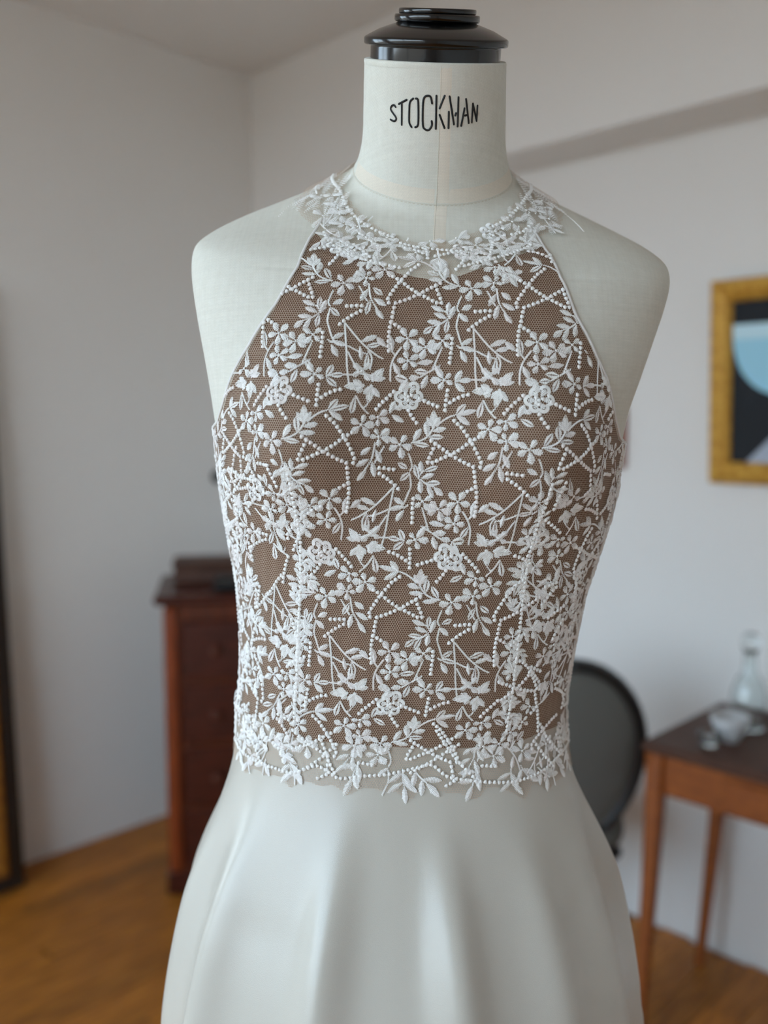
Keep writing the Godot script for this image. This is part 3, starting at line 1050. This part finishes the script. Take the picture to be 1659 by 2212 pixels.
func make_net(d: Node3D) -> void:
	# the hexagonal tulle that carries the embroidery: every thread a narrow strip
	var p := 0.00172
	var dy := p * 0.8660254
	var half := 0.21
	var nx := int(2.0 * half / p)
	var ny := int(0.46 / (dy * 2.0)) * 2
	var verts := PackedVector3Array()
	var nors := PackedVector3Array()
	var idx := PackedInt32Array()
	var w := 0.00015
	# brick lattice of hexagons: node k of row r; each row is a zigzag, every other node hangs down
	var pos := PackedVector3Array()
	var nor := PackedVector3Array()
	var ok := PackedByteArray()
	var line := 2 * nx
	for r in ny:
		for k in line:
			var s := -half + k * p * 0.5 + (0.0 if r % 2 == 0 else p * 0.5)
			var t := 0.047 + r * dy + (dy / 6.0 if k % 2 == 0 else -dy / 6.0)
			var inside := on_gown(s, t)
			ok.append(1 if inside else 0)
			pos.append(lace(s, t, NET) if inside else Vector3.ZERO)
			nor.append(fabric_normal(s, t) if inside else Vector3.UP)
	for r in ny:
		for k in line:
			var i := r * line + k
			if ok[i] == 0:
				continue
			for e in 2:
				var j := i + 1
				if e == 1:
					if k % 2 == 1 or r + 1 >= ny:
						continue
					j = (r + 1) * line + (k - 1 if r % 2 == 0 else k + 1)
					if j < (r + 1) * line or j >= (r + 2) * line:
						continue
				elif k == line - 1:
					continue
				if ok[j] == 0:
					continue
				var side := (pos[j] - pos[i]).cross(nor[i]).normalized() * w
				var b := verts.size()
				verts.append(pos[i] - side)
				verts.append(pos[i] + side)
				verts.append(pos[j] + side)
				verts.append(pos[j] - side)
				for q in 4:
					nors.append(nor[i])
				for q in [0, 2, 1, 0, 3, 2]:
					idx.append(b + q)
	var arrays := []
	arrays.resize(Mesh.ARRAY_MAX)
	arrays[Mesh.ARRAY_VERTEX] = verts
	arrays[Mesh.ARRAY_NORMAL] = nors
	arrays[Mesh.ARRAY_INDEX] = idx
	var m := ArrayMesh.new()
	m.add_surface_from_arrays(Mesh.PRIMITIVE_TRIANGLES, arrays)
	var o := put("tulle", m, mats.tulle_thread, d)
	o.set_meta("kind", "stuff")
	o.set_meta("label", "fine hexagonal net")


func make_bindings(d: Node3D) -> void:
	for side: float in [-1.0, 1.0]:
		var path := PackedVector3Array()
		for i in 70:
			var x := lerpf(0.082, 0.30, pow(i / 69.0, 1.2))
			path.append(lace(MID + side * x, arm_top(MID + side * x), 0.0022))
		put("armhole_binding", tube_mesh(path, [0.0013], 8, 0.6), mats.net_edge, d)


# ---------------------------------------------------------------- embroidery
func stitch(st: SurfaceTool, a: Vector3, b: Vector3, n: Vector3, half: float, high: float) -> void:
	# one satin thread from a to b: a low ridge
	var dir := b - a
	var side := dir.cross(n).normalized() * half
	var up := n * high * 0.7
	var ca := a + up * 0.6 + dir * 0.04
	var cb := b + up * 0.6 - dir * 0.04
	quad(st, a - side, b - side, cb, ca)
	quad(st, ca, cb, b + side, a + side)


func stitch2(st: SurfaceTool, a: Vector3, m: Vector3, b: Vector3, along: Vector3, n: Vector3, high: float) -> void:
	# a thread across a leaf: up from one edge over the padded middle and down to the other
	var ca := a + n * 0.00012
	var cm := m + n * high
	var cb := b + n * 0.00012
	var top := n * 0.00018
	quad(st, ca - along, cm - along, cm + top, ca + top * 0.7)
	quad(st, ca + top * 0.7, cm + top, cm + along, ca + along)
	quad(st, cm - along, cb - along, cb + top * 0.7, cm + top)
	quad(st, cm + top, cb + top * 0.7, cb + along, cm + along)


func leaf(st: SurfaceTool, a: Vector2, b: Vector2, width: float, shape := 0.0, split := false, pad := 0.0008) -> void:
	# a satin leaf or petal from base a to tip b; shape > 0 is fullest towards the tip
	if not near_gown(b.x, b.y) or not near_gown(a.x, a.y):
		return
	var len := a.distance_to(b)
	var n := maxi(4, int(len / 0.00098))
	var pa := lace(a.x, a.y, NET)
	var pb := lace(b.x, b.y, NET)
	var nn := fabric_normal((a.x + b.x) * 0.5, (a.y + b.y) * 0.5)
	var sag := lace((a.x + b.x) * 0.5, (a.y + b.y) * 0.5, NET) - (pa + pb) * 0.5
	var ex := (pb - pa).normalized()
	var side := nn.cross(ex)
	var step := ex * (len / n * 0.44)
	for i in n:
		var u := (i + 0.5) / n
		var prof := pow(sin(pow(u, 1.0 + shape) * PI), 0.75)
		var w := width * 0.5 * maxf(prof, 0.16)
		var c := pa.lerp(pb, u) + sag * (4.0 * u * (1.0 - u))
		var lean := ex * (w * 0.28)
		var l := c + side * (w * rng.randf_range(0.86, 1.12)) + lean
		var r := c - side * (w * rng.randf_range(0.86, 1.12)) + lean
		if split:
			var gap := side * (w * 0.16)
			stitch(st, l, c + gap - lean * 0.3, nn, step.length(), pad * 0.8)
			stitch(st, r, c - gap - lean * 0.3, nn, step.length(), pad * 0.8)
		else:
			stitch2(st, l, c - lean * 0.2, r, step, nn, pad * prof)


func stem(st: SurfaceTool, path: Array, width := 0.0012) -> void:
	# a corded stem: short slanting threads along a path
	for i in path.size() - 1:
		var a: Vector2 = path[i]
		var b: Vector2 = path[i + 1]
		if not near_gown(b.x, b.y) or not near_gown(a.x, a.y):
			continue
		var n := maxi(1, int(a.distance_to(b) / 0.00088))
		var pa := lace(a.x, a.y, NET)
		var pb := lace(b.x, b.y, NET)
		var nn := fabric_normal((a.x + b.x) * 0.5, (a.y + b.y) * 0.5)
		var sag := lace((a.x + b.x) * 0.5, (a.y + b.y) * 0.5, NET) - (pa + pb) * 0.5
		var ex := (pb - pa).normalized()
		var side := nn.cross(ex)
		for k in n:
			var u := (k + 0.5) / n
			var c := pa.lerp(pb, u) + sag * (4.0 * u * (1.0 - u))
			var v := ex * 0.0007 + side * width * 0.5
			stitch(st, c - v, c + v, nn, 0.00042, 0.0009)


func bead(st: SurfaceTool, at_: Vector2, dir: Vector2, r := 0.00155) -> void:
	# a satin knot: a small three-lobed dome of thread
	if not near_gown(at_.x, at_.y):
		return
	var c := lace(at_.x, at_.y, NET)
	var nn := fabric_normal(at_.x, at_.y)
	var ex := (lace(at_.x + dir.x * 0.002, at_.y + dir.y * 0.002, NET) - c).normalized()
	var side := nn.cross(ex)
	var tw := rng.randf() * TAU
	var rings: Array = []
	for q in [[1.0, 0.0001], [0.86, 0.0007], [0.45, 0.00115]]:
		var ring := PackedVector3Array()
		for k in 10:
			var a := TAU * k / 10.0
			var w: float = r * q[0] * (1.0 + 0.13 * cos(3.0 * a + tw))
			ring.append(c + ex * (cos(a) * w) + side * (sin(a) * w) + nn * (q[1] * r / 0.0016))
		rings.append(ring)
	var top := c + nn * (0.0012 * r / 0.0016)
	for k in 10:
		var m := (k + 1) % 10
		for i in 2:
			quad(st, rings[i][k], rings[i + 1][k], rings[i + 1][m], rings[i][m])
		for p: Vector3 in [rings[2][k], top, rings[2][m]]:
			st.add_vertex(p)


func chain(st: SurfaceTool, path: Array, spacing := 0.0034) -> void:
	var carry := 0.0
	for i in path.size() - 1:
		var a: Vector2 = path[i]
		var b: Vector2 = path[i + 1]
		var len := a.distance_to(b)
		var x := carry
		while x <= len:
			bead(st, a.lerp(b, x / len), (b - a).normalized())
			x += spacing
		carry = x - len


func ivy(st: SurfaceTool, base: Vector2, tip: Vector2, left: Vector2, right: Vector2) -> void:
	var len := base.distance_to(tip)
	leaf(st, base.lerp(tip, 0.12), left, len * 0.34, -0.2, false, 0.0006)
	leaf(st, base.lerp(tip, 0.12), right, len * 0.34, -0.2, false, 0.0006)
	leaf(st, base, tip, len * 0.46, -0.25, true, 0.0010)
	stem(st, [base, base.lerp(tip, 0.8)], 0.0009)


func rosette(st: SurfaceTool, c: Vector2, turn: float, flip: float) -> void:
	# scalloped ring of buttonhole stitches round a beaded centre
	var lobes := 6
	for k in lobes:
		var a := turn + TAU * k / lobes
		var r := 0.0058 * ([1.25, 0.95, 1.05, 0.9, 1.0, 1.1][k] as float)
		var lc := c + Vector2(cos(a) * flip, sin(a)) * r
		var lp := lace(lc.x, lc.y, NET)
		var nn := fabric_normal(lc.x, lc.y)
		var ex := (lace(lc.x + 0.002, lc.y, NET) - lp).normalized()
		var ey := nn.cross(ex)
		for j in 15:
			var b := a + (j - 7) * 0.24
			var dir := ex * (cos(b) * flip) + ey * sin(b)
			stitch(st, lp + dir * 0.0016 + nn * 0.0002, lp + dir * 0.0042, nn, 0.0005, 0.0013)
		leaf(st, c.lerp(lc, 0.3), lc + (lc - c) * 0.15, 0.0038, 0.2, false, 0.0004)
	for q in [[0, 0], [0.0024, 0.001], [-0.002, 0.0016], [0.0004, -0.0026], [-0.0016, -0.0014]]:
		bead(st, c + Vector2(q[0], q[1]), Vector2(1, 0.4), 0.0014)


func flower(st: SurfaceTool, c: Vector2, tips: Array) -> void:
	for t: Vector2 in tips:
		var d := t - c
		leaf(st, c + d * 0.12, t, clampf(d.length() * 0.56, 0.0032, 0.0058), 0.25)
	bead(st, c, Vector2(1, 0), 0.0010)


# One repeat of the lace, in tenths of a millimetre times 3.15 from its rosette (x to the right, y down).
# f centre + tips | l base + tip + width | o the same with an open middle | v base, tip, left, right of an ivy leaf | s stem | c knots | r rosette
const REPEAT := [
	["r", 0, 0],
	["c", 26, 5, 45, 14, 62, 21, 75, 27], ["c", 87, -12, 85, 4, 83, 22, 82, 32], ["c", 93, 15, 104, 8, 120, 1, 137, -2],
	["c", 1, 30, 7, 42, 14, 52, 21, 61], ["c", 102, 54, 118, 69, 138, 98, 155, 132, 160, 147, 154, 158], ["c", 156, 90, 137, 100, 115, 115, 92, 127, 66, 137, 53, 143, 43, 145],
	["c", 50, 96, 69, 110, 92, 127, 117, 142, 141, 153, 143, 168, 144, 197, 133, 203, 118, 210], ["c", 59, 104, 50, 122, 42, 136, 39, 148],
	["c", 214, 167, 227, 168, 241, 171, 255, 171], ["c", 214, 179, 224, 186, 234, 193, 243, 202, 253, 211, 260, 222],
	["c", 251, 4, 240, 14, 229, 24, 218, 34, 208, 46], ["c", 145, 198, 146, 214, 144, 250, 140, 268],
	["f", 78, -35, 64, -57, 92, -49, 48, -35, 68, -14, 97, -26],
	["f", -21, 103, -42, 89, -6, 84, -45, 114, 6, 111, -17, 133],
	["f", 178, -41, 160, -58, 196, -58, 159, -31, 198, -22],
	["f", 177, 74, 154, 63, 185, 53, 155, 91, 207, 75, 193, 99],
	["f", 215, 58, 195, 59, 236, 44, 240, 70, 214, 78],
	["f", 215, 100, 208, 83, 240, 85, 196, 100, 243, 109, 214, 121],
	["v", 55, 70, 57, 31, 41, 46, 71, 46], ["v", 201, -19, 227, -48, 202, -37, 231, -26], ["v", 201, -12, 193, 29, 183, 8, 219, 16], ["v", 185, -10, 141, -8, 160, -22, 170, 6],
	["k", "s", 4, 100, 22, 97, 41, 88, 55, 70, "l", 41, 86, 39, 55, 15, "l", 54, 76, 83, 70, 13, "l", 44, 88, 77, 89, 12, "l", 9, 97, 28, 70, 14, "l", 11, 102, 44, 107, 12],
	["k", "s", 62, 66, 75, 55, 91, 46, 105, 42, "l", 106, 42, 127, 19, 14, "l", 107, 42, 151, 33, 12, "l", 107, 43, 136, 64, 13],
	["k", "s", 101, -30, 118, -34, "l", 102, -30, 116, -55, 14, "l", 110, -32, 139, -34, 13, "l", 102, -28, 124, -8, 14],
	["k", "s", 70, -68, 52, -58, 38, -50, 24, -42, "l", 42, -53, 12, -56, 15, "l", -2, -36, -30, -43, 19, "l", 24, -42, 0, -40, 14, "l", 41, -46, 29, -17, 14, "l", -4, -38, -12, -12, 18, "l", 4, -30, -14, -14, 15],
	["s", 139, -150, 144, -90, 146, -50, 151, -14], ["s", 138, -34, 160, -33],
	["o", 166, 10, 155, 49, 15], ["s", 166, 11, 178, 34, 193, 51], ["s", 193, 29, 184, 38, 178, 34],
	["k", "s", 250, 26, 264, 44, "l", 241, 51, 254, 24, 14, "l", 250, 42, 276, 35, 12, "l", 246, 54, 272, 70, 13],
	["k", "s", 207, 112, 200, 140, 193, 154, 182, 168, 164, 192, "l", 196, 122, 173, 137, 13, "l", 191, 147, 161, 161, 13, "l", 184, 170, 163, 192, 12, "l", 207, 127, 219, 156, 13, "l", 198, 152, 202, 186, 13, "s", 228, 120, 216, 137, 204, 155],
	["f", 35, -109, 21, -130, 54, -124, 5, -103, 58, -96, 25, -82, 63, -112],
	["f", -6, -129, 15, -148, -19, -153, -33, -125, 17, -114, -9, -102],
	["f", 72, -123, 89, -136, 53, -135, 87, -108, 56, -104],
	["f", -3, -79, 19, -91, -11, -100, -27, -80, 16, -67, -13, -59],
	["c", 93, -127, 93, -112, 90, -86, 89, -70],
	["k", "s", 72, -110, 64, -90, 56, -70, 52, -60, "l", 17, -73, 52, -77, 13, "l", 57, -69, 71, -45, 13],
	["k", "s", -18, -109, -32, -90, -41, -66, -41, -34, "s", -32, -91, -50, -112, "l", -38, -100, -43, -135, 12, "l", -53, -110, -74, -131, 14, "l", -36, -75, -21, -47, 13],
	["k", "s", 139, -150, 175, -106, 206, -79, 225, -68, "l", 175, -107, 210, -120, 13, "l", 188, -96, 218, -102, 12, "l", 173, -97, 177, -66, 10, "s", 191, -88, 200, -70, 196, -45],
	["o", 191, -85, 187, -44, 13], ["s", 146, -98, 170, -85, 191, -79],
	["k", "s", 147, -85, 163, -54, "l", 163, -54, 184, -34, 16],
	["k", "s", 103, -112, 112, -104, "l", 110, -108, 145, -98, 12, "l", 112, -112, 137, -126, 12, "l", 111, -100, 126, -73, 13],
	["k", "s", -2, 122, 3, 140, 4, 152, -1, 160, "l", -6, 155, -27, 143, 13, "l", -1, 163, -24, 181, 13, "s", -2, 166, 0, 192, -6, 209, -16, 232, -22, 240],
	["k", "s", 17, 178, 24, 166, 30, 160, "l", 24, 165, 24, 140, 12, "l", 30, 162, 62, 152, 12, "l", 24, 177, 53, 168, 12, "l", 34, 188, 66, 188, 12, "l", 17, 178, 10, 147, 13, "l", 20, 181, 22, 210, 13, "l", 36, 191, 49, 221, 12, "l", 51, 197, 70, 216, 14, "s", 20, 178, 34, 190, 51, 197],
]


func make_lace(d: Node3D) -> void:
	var o := Node3D.new()
	o.name = "lace"
	d.add_child(o)
	o.set_meta("label", "white floral embroidery with satin-knot lattice")
	var names := {"r": "rosette", "c": "knot_chain", "f": "lace_flower", "v": "ivy_leaf", "k": "leaf_spray", "s": "corded_stem", "o": "open_leaf"}
	var k := 0.0893 / 283.6
	for panel in 5:
		for row in range(-1, 5):
			var flip := 1.0 if row % 2 == 0 else -1.0
			for col in range(-4, 4):
				var origin := Vector2((-0.0118 if flip > 0.0 else 0.0207) + col * 0.0893, 0.3445 - row * 0.1112)
				if panel > 0:
					origin += Vector2(0.034 if panel % 2 == 1 else -0.034, 0.043 if panel < 3 else 0.097)
				for e: Array in REPEAT:
					var pts: Array = []
					var skew := ((-0.20 if panel % 2 == 1 else 0.20) if panel < 3 else (0.35 if panel == 3 else -0.35)) if panel > 0 else 0.0
					var place := func(x: float, y: float) -> Vector2:
						# undo the form's lean in the traced repeat, mirror every other row
						var q := Vector2(x * 0.99863 + y * 0.05234, -(y * 0.99863 - x * 0.05234)) * k
						q.x *= flip
						return origin + q.rotated(skew)
					var from := 1 if e[0] != "k" else 2
					var mid := Vector2.ZERO
					var count := 0
					var i := from
					while i < e.size() - 1:
						if e[i] is String:
							i += 1
							continue
						if e[i + 1] is String:
							i += 1
							continue
						mid += place.call(e[i], e[i + 1])
						count += 1
						i += 2
						if e[0] == "k" and count == 2:
							break
					mid /= count
					if not wanted(mid, panel) or (mid.y > 0.462 and e[0] in ["s", "c", "o"]):
						continue
					build_motif(o, names[e[0]], e, place, flip)
	make_trim(o)


func wanted(m: Vector2, panel: int) -> bool:
	if absf(m.x) > 0.215 or not on_gown(m.x, m.y) or m.y < hem_t(m.x) + 0.016:
		return false
	if m.y > 0.44 and panel == 0 and not in_band(m.x, m.y) and m.y > net_top(m.x) - 0.002:
		return false
	# below the bust the side panels carry their own cut of the lace
	var seam_s := side_seam(m.y)
	var beyond := m.y < 0.290 and absf(m.x - MID * 0.5) > seam_s
	if panel == 0:
		return not beyond
	return beyond and (m.x < 0.0) == (panel % 2 == 1) and (panel < 3 or rng.randf() < 0.6)


func side_seam(t: float) -> float:
	return 0.080 + clampf((t - 0.25) / 0.04, 0.0, 1.0) * 0.010


func build_motif(o: Node3D, called: String, e: Array, place: Callable, flip: float) -> void:
	var st := new_st()
	st.set_smooth_group(-1)
	var k := 0.0893 / 283.6
	match e[0]:
		"r":
			rosette(st, place.call(e[1], e[2]), 1.1, flip)
		"c", "s":
			var path := path_of(e, 1, e.size(), place)
			if e[0] == "c":
				chain(st, path)
			else:
				stem(st, rounded(path))
		"f":
			flower(st, place.call(e[1], e[2]), path_of(e, 3, e.size(), place))
		"v":
			ivy(st, place.call(e[1], e[2]), place.call(e[3], e[4]), place.call(e[5], e[6]), place.call(e[7], e[8]))
		"o":
			leaf(st, place.call(e[1], e[2]), place.call(e[3], e[4]), e[5] * k, 0.5, true)
		"k":
			var i := 1
			while i < e.size():
				var j := i + 1
				while j < e.size() and not e[j] is String:
					j += 1
				if e[i] == "s":
					stem(st, rounded(path_of(e, i + 1, j, place)))
				else:
					leaf(st, place.call(e[i + 1], e[i + 2]), place.call(e[i + 3], e[i + 4]), e[i + 5] * k, 0.0, rng.randf() < 0.3)
				i = j
	var m := flat_done(st)
	if m.get_surface_count() > 0:
		put(called, m, mats["lace_thread_%d" % [0, 0, 1, 2][rng.randi() % 4]], o)


func path_of(e: Array, from: int, to: int, place: Callable) -> Array:
	var path: Array = []
	for i in range(from, to - 1, 2):
		path.append(place.call(e[i], e[i + 1]))
	return path


func rounded(path: Array) -> Array:
	var out: Array = []
	var n := path.size()
	for i in n - 1:
		for q in 3:
			var a: Vector2 = path[maxi(i - 1, 0)]
			var b: Vector2 = path[i]
			var c: Vector2 = path[i + 1]
			var d: Vector2 = path[mini(i + 2, n - 1)]
			out.append(Vector2(cubic(a.x, b.x, c.x, d.x, q / 3.0), cubic(a.y, b.y, c.y, d.y, q / 3.0)))
	out.append(path[n - 1])
	return out


func free_flower(o: Node3D, c: Vector2, r: float, turn: float) -> void:
	var st := new_st()
	st.set_smooth_group(-1)
	var tips: Array = []
	for i in 5:
		tips.append(c + Vector2.from_angle(turn + TAU * i / 5.0 + rng.randf_range(-0.15, 0.15)) * r * rng.randf_range(0.9, 1.1))
	flower(st, c, tips)
	put("lace_flower", flat_done(st), mats["lace_thread_%d" % (rng.randi() % 2)], o)


func free_spray(o: Node3D, c: Vector2, turn: float, size: float, leaves: int) -> void:
	var st := new_st()
	st.set_smooth_group(-1)
	var path: Array = []
	for i in leaves + 1:
		path.append(c + Vector2.from_angle(turn + i * 0.12) * size * 0.55 * i)
	stem(st, rounded(path))
	for i in leaves:
		for s in [-1, 1]:
			if rng.randf() < 0.85:
				var a: float = turn + i * 0.12 + s * rng.randf_range(0.6, 0.95)
				leaf(st, path[i].lerp(path[i + 1], 0.5), path[i].lerp(path[i + 1], 0.5) + Vector2.from_angle(a) * size * rng.randf_range(0.85, 1.1), size * 0.38)
	leaf(st, path[leaves], path[leaves] + Vector2.from_angle(turn + leaves * 0.12) * size, size * 0.4)
	put("leaf_spray", flat_done(st), mats["lace_thread_%d" % (rng.randi() % 2)], o)


func free_chain(o: Node3D, path: Array) -> void:
	var st := new_st()
	st.set_smooth_group(-1)
	chain(st, rounded(path))
	put("knot_chain", flat_done(st), mats.lace_thread_0, o)


func make_trim(o: Node3D) -> void:
	# the appliqued border round the neck (s and t in millimetres)
	for line in [[-150, 494, -120, 497, -87, 499, -72, 494, -57, 486, -42, 478, -28, 472], [-24, 465, -12, 460, 0, 458, 12, 457, 24, 456], [43, 470, 42, 464, 40, 456, 38, 448], [38, 484, 52, 490, 66, 496, 85, 499, 105, 498, 150, 494], [-82, 470, -72, 455, -58, 446, -42, 441, -24, 437], [20, 441, 40, 449, 58, 457, 74, 468], [-60, 478, -48, 468, -40, 458], [58, 478, 68, 480, 78, 486]]:
		var path: Array = []
		for i in range(0, line.size(), 2):
			path.append(Vector2(line[i], line[i + 1]) * 0.001)
		free_chain(o, path)
	for q in [[-137, 493, 9], [-120, 488, 10], [-104, 492, 10], [-88, 483, 11], [-74, 487, 10], [-57, 480, 11], [-47, 466, 11], [-31, 462, 10.5], [-14, 453, 10], [-3, 470, 11], [16, 475, 10.5], [24, 455, 10], [30, 466, 10.5], [60, 489, 10.5], [77, 494, 10], [106, 493, 10], [96, 485, 10.5], [78, 479, 10.5], [70, 468, 10.5], [54, 462, 10], [-68, 463, 10.5], [124, 492, 10], [140, 493, 9]]:
		free_flower(o, Vector2(q[0] * 0.001, q[1] * 0.001), q[2] * 0.001, rng.randf() * TAU)
	for q in [[43, 481], [-60, 451]]:
		var st := new_st()
		st.set_smooth_group(-1)
		rosette(st, Vector2(q[0] * 0.001, q[1] * 0.001), 0.7, 1.0)
		put("rosette", flat_done(st), mats.lace_thread_1, o)
	for q in [[-84, 476, 1.0, 13, 2], [-40, 456, -2.2, 11, 2], [-76, 470, -2.4, 12, 2], [2, 457, -1.7, 11, 2], [14, 468, 0.9, 12, 1], [50, 458, -2.9, 13, 2], [64, 466, 0.5, 13, 2], [88, 482, -0.6, 11, 1], [84, 490, 0.4, 12, 2], [112, 488, 0.1, 12, 1], [-112, 491, 3.0, 12, 1], [-96, 487, 0.9, 11, 2], [-50, 486, 0.9, 11, 1], [-20, 468, 1.2, 10, 1], [44, 444, -1.2, 11, 2], [-52, 440, -2.0, 11, 1]]:
		free_spray(o, Vector2(q[0] * 0.001, q[1] * 0.001), q[2], q[3] * 0.001, q[4])
	# overlaid motifs on the two seams
	for side: float in [-1.0, 1.0]:
		for i in 22:
			var t := 0.098 + i * 0.0085
			var s := side * side_seam(t) + MID * 0.5 + rng.randf_range(-0.004, 0.004)
			if i % 3 == 0:
				free_flower(o, Vector2(s, t), 0.0078, rng.randf() * TAU)
			else:
				free_spray(o, Vector2(s, t), rng.randf_range(1.2, 2.0) + (PI if i % 2 == 0 else 0.0), 0.0078, 2)
		free_chain(o, [Vector2(side * 0.0805 + MID * 0.5, 0.10), Vector2(side * 0.0815 + MID * 0.5, 0.17), Vector2(side * 0.082 + MID * 0.5, 0.24), Vector2(side * 0.091 + MID * 0.5, 0.29)])
	# the scalloped hem
	for line in [[-150, 68, -133, 64, -114, 62, -96, 61, -79, 60, -70, 64, -61, 68, -52, 65, -44, 61, -35, 62, -26, 64, -10, 66, 12, 72, 22, 74, 32, 66, 47, 63, 63, 61, 79, 60, 96, 62, 112, 66, 129, 72, 148, 76], [-62, 91, -54, 74, -45, 62], [-49, 86, -61, 72, -74, 61], [24, 101, 40, 78, 51, 65], [41, 90, 24, 78, 5, 67], [-128, 82, -118, 72, -108, 62], [104, 88, 112, 76, 120, 66]]:
		var path: Array = []
		for i in range(0, line.size(), 2):
			path.append(Vector2(line[i], line[i + 1]) * 0.001)
		free_chain(o, path)
	for q in [[-139, 66, -1.4, 11], [-124, 62, -1.3, 12], [-104, 66, -1.8, 12], [-82, 70, -1.5, 12], [-76, 66, -1.7, 13], [-30, 75, -2.1, 13], [1, 71, -1.7, 12], [8, 72, -1.1, 13], [56, 72, -2.3, 13], [80, 70, -1.9, 12], [88, 72, -1.3, 12], [103, 68, -1.0, 13], [122, 74, -1.3, 11], [142, 74, -1.5, 10]]:
		free_spray(o, Vector2(q[0], q[1]) * 0.001, q[2], q[3] * 0.001, 2)
	for q in [[-132, 76], [-112, 78], [-92, 80], [-72, 82], [-18, 80], [68, 80], [92, 82], [116, 84], [134, 86], [60, 88], [-36, 86]]:
		free_flower(o, Vector2(q[0], q[1]) * 0.001, 0.0095, rng.randf() * TAU)
